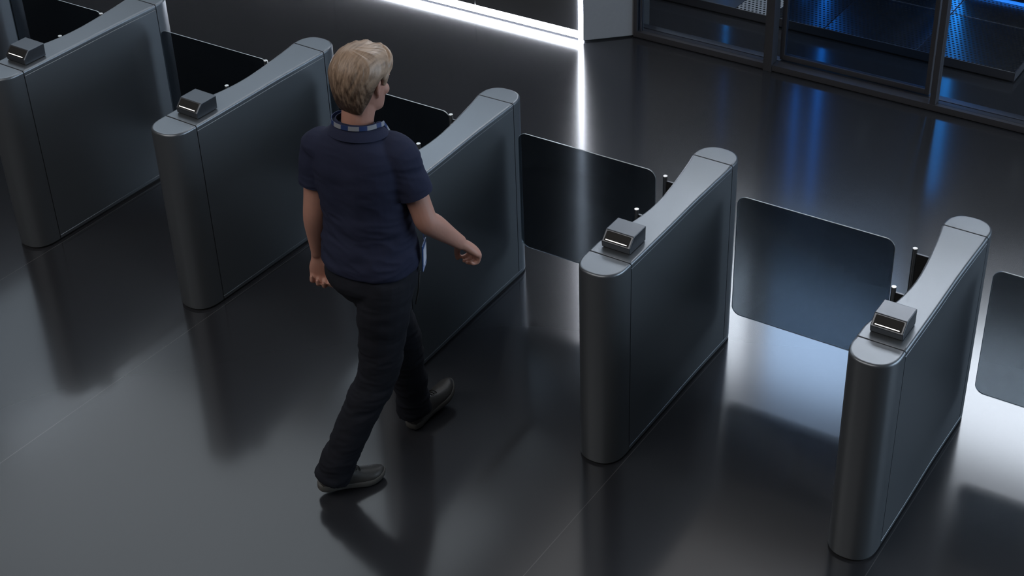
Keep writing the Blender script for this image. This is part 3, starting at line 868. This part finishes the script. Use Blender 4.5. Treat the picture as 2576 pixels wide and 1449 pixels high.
# polo shirt
def fold(c, q, amt, zs, seed=0.0):
    """soft cloth folds, more crowded where the cloth bunches"""
    n1 = noise.noise(V((c.x * 7 + seed, c.y * 7, c.z * zs)))
    n2 = noise.noise(V((c.x * 14 + c.z * 10 + seed, c.y * 12, c.z * zs * 2.1 + 3)))
    n3 = noise.noise(V((c.x * 4 - c.z * 18 + seed * 2, c.y * 4, c.z * 12)))
    return amt * (n1 * 0.9 + (1 - abs(n2) * 2) * 0.45 + n3 * 0.5)
bm = bmesh.new()
slices(bm, [(0.925, 0.030, 0.0, 0.172, 0.130, 0.150), (0.945, 0.030, 0.0, 0.177, 0.132, 0.152), (1.00, 0.028, 0.0, 0.176, 0.130, 0.142), (1.06, 0.026, 0.0, 0.168, 0.125, 0.124),
            (1.12, 0.024, 0.0, 0.163, 0.125, 0.120), (1.21, 0.020, -0.002, 0.166, 0.130, 0.124), (1.30, 0.017, -0.006, 0.170, 0.124, 0.126), (1.36, 0.015, -0.010, 0.166, 0.100, 0.114),
            (1.40, 0.016, -0.014, 0.138, 0.082, 0.098), (1.432, 0.019, -0.014, 0.100, 0.066, 0.080), (1.455, 0.021, -0.012, 0.074, 0.060, 0.068)], seg=36)
slv_R = SH_R.lerp(EL_R, 0.60); slv_L = SH_L.lerp(EL_L, 0.56)
limb(bm, [V((0.04, -0.01, 1.368)), SH_R + V((-0.05, 0, -0.004)), SH_R + V((0.004, 0, -0.014)), SH_R.lerp(EL_R, 0.32) + V((0.002, 0, 0)), slv_R],
     [(0.078, 0.066), (0.078, 0.062), (0.068, 0.060), (0.064, 0.060), (0.063, 0.061)], side=(0, 1, 0), endcap=False)
limb(bm, [V((0.00, -0.01, 1.360)), SH_L + V((0.05, 0, -0.004)), SH_L + V((-0.002, 0, -0.014)), SH_L.lerp(EL_L, 0.32), slv_L],
     [(0.078, 0.066), (0.078, 0.062), (0.066, 0.058), (0.061, 0.058), (0.060, 0.060)], side=(0, 1, 0), endcap=False)
def shirt_fn(c, q):
    k = 1.0
    if c.z < 1.16: k = 1.0 + 0.9 * math.sin(math.pi * min(1, (1.16 - c.z) / 0.26))
    else: k = 0.45 + 0.5 * min(1, abs(c.x - 0.02) / 0.17)
    o = q * fold(c, q, 0.0055, 17, 3.0) * k
    # hollow between the shoulder blades
    if c.y < 0 and 1.1 < c.z < 1.42:
        g = math.exp(-((c.x - 0.02) / 0.045) ** 2) * math.sin(math.pi * (c.z - 1.1) / 0.32)
        o += V((0, 0.010 * g, 0))
    return o
shirt = remeshed('polo_shirt', bm, M['polo'], person, 0.0055, 4, shirt_fn)
# collar: turned-down ring, open at the front
def band(name, path, h0, h1, out, m, par, th=0.003, mats=None):
    bm = bmesh.new(); n = len(path); rows = []
    for k, p in enumerate(path):
        a = path[max(k - 1, 0)]; b = path[min(k + 1, n - 1)]
        t = (b - a).normalized(); o_ = V((t.y, -t.x, 0)).normalized()
        prof = [p + V((0, 0, h1)), p + V((0, 0, h1)) + o_ * th, p + o_ * (out + th) + V((0, 0, h0)), p + o_ * out + V((0, 0, h0))]
        rows.append([bm.verts.new(v) for v in prof])
    for k in range(n - 1):
        for i in range(4):
            j = (i + 1) % 4
            f = bm.faces.new((rows[k][i], rows[k][j], rows[k + 1][j], rows[k + 1][i]))
            if mats: f.material_index = mats(k)
    bm.faces.new(rows[0]); bm.faces.new(list(reversed(rows[-1])))
    return build(name, bm, m, par, ang=60)
cc = V((0.026, 0.000, 1.462))
cpath = []
for k in range(33):
    q = math.radians(108 + 324 * k / 32)      # from front-left around the back to front-right
    fz = max(0, math.sin(q))
    cpath.append(cc + V((0.070 * math.cos(q), 0.072 * math.sin(q), -0.045 * fz * fz + 0.014 * max(0, -math.sin(q)))))
band('collar', cpath, -0.030, 0.018, 0.030, M['polo'], shirt, 0.0035)
# cuffs: ribbed bands at the sleeve ends
for (sv, el, sx) in ((slv_R, EL_R, 1), (slv_L, EL_L, -1)):
    bm = bmesh.new(); d = (el - sv).normalized()
    rr = 0.0630 if sx > 0 else 0.0605
    limb(bm, [sv - d * 0.018, sv + d * 0.002], [(rr, rr), (rr, rr)], side=(0, 1, 0), endcap=False, n=2, seg=28)
    build('sleeve_cuff', bm, M['polo'], shirt, ang=50)

# lanyard: ribbon round the neck, down the chest to a card at the right hip
lc = V((0.026, -0.002, 1.477))
lp = []
for k in range(41):
    q = math.radians(150 + 240 * k / 40)
    lp.append(lc + V((0.084 * math.cos(q), 0.087 * math.sin(q), 0.012 * max(0, -math.sin(q)) - 0.030 * max(0, math.sin(q)))))
right_down = catmull([lp[-1], V((0.095, 0.080, 1.405)), V((0.075, 0.128, 1.32)), V((0.065, 0.142, 1.20)), V((0.110, 0.134, 1.10)), V((0.175, 0.105, 1.04)), V((0.206, 0.072, 1.015))], 8)[1:]
left_down = catmull([V((0.202, 0.077, 1.015)), V((0.165, 0.110, 1.045)), V((0.070, 0.142, 1.10)), V((0.010, 0.143, 1.20)), V((-0.020, 0.128, 1.32)), V((-0.045, 0.080, 1.405)), lp[0]], 8)[:-1]
full = left_down + lp + right_down
bm = bmesh.new(); rows = []
for k, p in enumerate(full):
    a = full[max(k - 1, 0)]; b = full[min(k + 1, len(full) - 1)]; t = (b - a).normalized()
    o_ = V((p.x - 0.025, p.y + 0.006, 0)).normalized()
    wv = t.cross(o_).normalized()
    if wv.z < 0: wv = -wv
    if abs(t.z) < 0.5: wv = (wv + o_ * -0.15).normalized()
    rows.append([bm.verts.new(p + wv * s1 * 0.0078 + o_ * s2) for s1, s2 in ((-1, 0), (1, 0), (1, 0.0016), (-1, 0.0016))])
for k in range(len(rows) - 1):
    for i in range(4):
        j = (i + 1) % 4
        f = bm.faces.new((rows[k][i], rows[k][j], rows[k + 1][j], rows[k + 1][i]))
        f.material_index = 1 if (i == 2 and (k % 7) in (1, 2, 3, 4)) else 0
bm.faces.new(rows[0]); bm.faces.new(list(reversed(rows[-1])))
lan = build('lanyard', bm, [M['ribbon_blue'], M['ribbon_white']], person, ang=60)
lan['label'] = 'blue lanyard with white printed blocks'
bm = bmesh.new()
box(bm, -0.030, 0.030, -0.0022, 0.0022, -0.108, 0.0, bev=0.002, s=1)
bd = build('id_badge', bm, M['plastic_blue'], lan, ang=40)
bd['label'] = 'white id card in a blue holder'
bd.location = (0.214, 0.062, 1.018); bd.rotation_euler = (math.radians(-3), math.radians(2), math.radians(-66))
bm = bmesh.new()
box(bm, -0.025, 0.025, -0.0030, 0.0030, -0.086, -0.016, s=1)
cd = build('card', bm, M['card'], lan, smooth=False)
cd.location = bd.location; cd.rotation_euler = bd.rotation_euler

# trousers
bm = bmesh.new()
slices(bm, [(0.800, 0.030, -0.005, 0.120, 0.090, 0.110), (0.84, 0.030, -0.006, 0.160, 0.110, 0.135), (0.88, 0.030, -0.006, 0.172, 0.118, 0.146), (0.94, 0.030, -0.002, 0.168, 0.115, 0.136), (0.985, 0.029, 0, 0.155, 0.108, 0.115)], seg=32)
CF_R = AN_R + V((-0.012, -0.020, -0.035)); CF_L = AN_L + V((0.0, -0.012, -0.030))
limb(bm, [HIP_R + V((-0.002, -0.010, 0.0)), HIP_R.lerp(KN_R, 0.25) + V((0, -0.012, 0)), HIP_R.lerp(KN_R, 0.6), KN_R, KN_R.lerp(AN_R, 0.4) + V((0, -0.010, 0)), KN_R.lerp(AN_R, 0.8) + V((0, -0.01, 0)), CF_R],
     [(0.090, 0.108), (0.092, 0.104), (0.082, 0.090), (0.071, 0.076), (0.066, 0.074), (0.063, 0.072), (0.064, 0.074)], side=(1, 0, 0), endcap=False)
limb(bm, [HIP_L + V((0, 0, 0.0)), HIP_L.lerp(KN_L, 0.25), HIP_L.lerp(KN_L, 0.6), KN_L, KN_L.lerp(AN_L, 0.4) + V((0, -0.006, 0)), KN_L.lerp(AN_L, 0.8) + V((0, -0.006, 0)), CF_L],
     [(0.088, 0.104), (0.090, 0.100), (0.080, 0.086), (0.070, 0.074), (0.064, 0.070), (0.060, 0.068), (0.060, 0.070)], side=(1, 0, 0), endcap=False)
def trouser_fn(c, q):
    k = 1.0
    if 0.36 < c.z < 0.62: k = 1.7
    if c.z < 0.26: k = 1.6
    return q * fold(c, q, 0.0050, 20, 9.0) * k
tr = remeshed('trousers', bm, M['trouser'], person, 0.006, 4, trouser_fn)
for sx in (1, -1):
    bm = bmesh.new()
    a = V((0.03 + sx * 0.185, 0.030, 0.90)); b = V((0.03 + sx * 0.166, 0.066, 0.80))
    limb(bm, [V((0.03 + sx * 0.163, 0.052, 0.895)), V((0.03 + sx * 0.172, 0.028, 0.84)), V((0.03 + sx * 0.166, 0.012, 0.78))], [0.0028, 0.0030, 0.0026], seg=8)
    build('pocket_seam', bm, M['belt'], tr, ang=80)

# shoes
def shoe(loc, yaw, pitch, roll=0.0, size=1.0):
    mt = Matrix.Translation(loc) @ Matrix.Scale(size, 4) @ Matrix.Rotation(yaw, 4, 'Z') @ Matrix.Rotation(pitch, 4, 'X') @ Matrix.Rotation(roll, 4, 'Y')
    # sole outline, heel at the origin, toe forward (+y)
    ol = [(0.0, -0.004), (0.024, 0.003), (0.034, 0.030), (0.033, 0.080), (0.036, 0.130), (0.047, 0.185), (0.046, 0.225), (0.034, 0.262), (0.012, 0.284), (-0.010, 0.284),
          (-0.032, 0.262), (-0.043, 0.225), (-0.042, 0.185), (-0.034, 0.130), (-0.032, 0.080), (-0.033, 0.030), (-0.024, 0.003)]
    olc = [tuple(p)[:2] for p in catmull([(x, y, 0) for x, y in ol + [ol[0]]], 3)][:-1]
    def zb(y): return 0.000 + 0.022 * max(0, (y - 0.20) / 0.085) ** 2 + 0.006 * max(0, (0.03 - y) / 0.03)
    bm = bmesh.new(); rings = []
    for h, ins in ((0.0, 0.004), (0.004, 0.0), (0.020, -0.001), (0.027, 0.001), (0.029, 0.004)):
        q = offset_poly(olc, [ins] * len(olc))
        rings.append([V((p.x, p.y, zb(p.y) + h + (0.004 if p.y < 0.08 else 0) * (h > 0.01))) for p in q])
    loft(bm, rings); bm.transform(mt)
    so = build('sole', bm, M['sole'], None, ang=50)
    bm = bmesh.new()
    def sect(y, hw, h, off=0):
        return [V((off + hw * math.cos(q), y, 0.026 + zb(y) + (h * math.sin(q) if math.sin(q) > 0 else 0.004 * math.sin(q)))) for q in [2 * math.pi * i / 24 for i in range(24)]]
    rg = [sect(0.003, 0.018, 0.036), sect(0.010, 0.029, 0.058), sect(0.035, 0.0335, 0.074), (sect(0.075, 0.034, 0.080)), sect(0.110, 0.034, 0.074), sect(0.145, 0.038, 0.056), sect(0.185, 0.0435, 0.043, 0.001),
          sect(0.225, 0.043, 0.035, 0.001), sect(0.255, 0.034, 0.028), sect(0.274, 0.018, 0.018), sect(0.280, 0.006, 0.008)]
    loft(bm, rg); bm.transform(mt)
    up = build('shoe', bm, M['shoe'], person, ang=60)
    so.parent = up
    for k in range(4):
        y = 0.120 + 0.016 * k; hw = 0.020 - 0.001 * k; h = [0.074, 0.065, 0.0565, 0.051][k] + 0.028
        bm = bmesh.new(); limb(bm, [(-hw, y - 0.004, h - 0.006), (0, y, h + 0.003), (hw, y + 0.004, h - 0.006)], [0.0022] * 3, seg=8, n=3); bm.transform(mt)
        build('lace', bm, M['belt'], up, ang=80)
    return up
shoe((-0.083, -0.300, 0.028), math.radians(-34), math.radians(-7), size=0.90)
shoe((-0.010, 0.180, 0.004), math.radians(-4), math.radians(9), size=0.95)
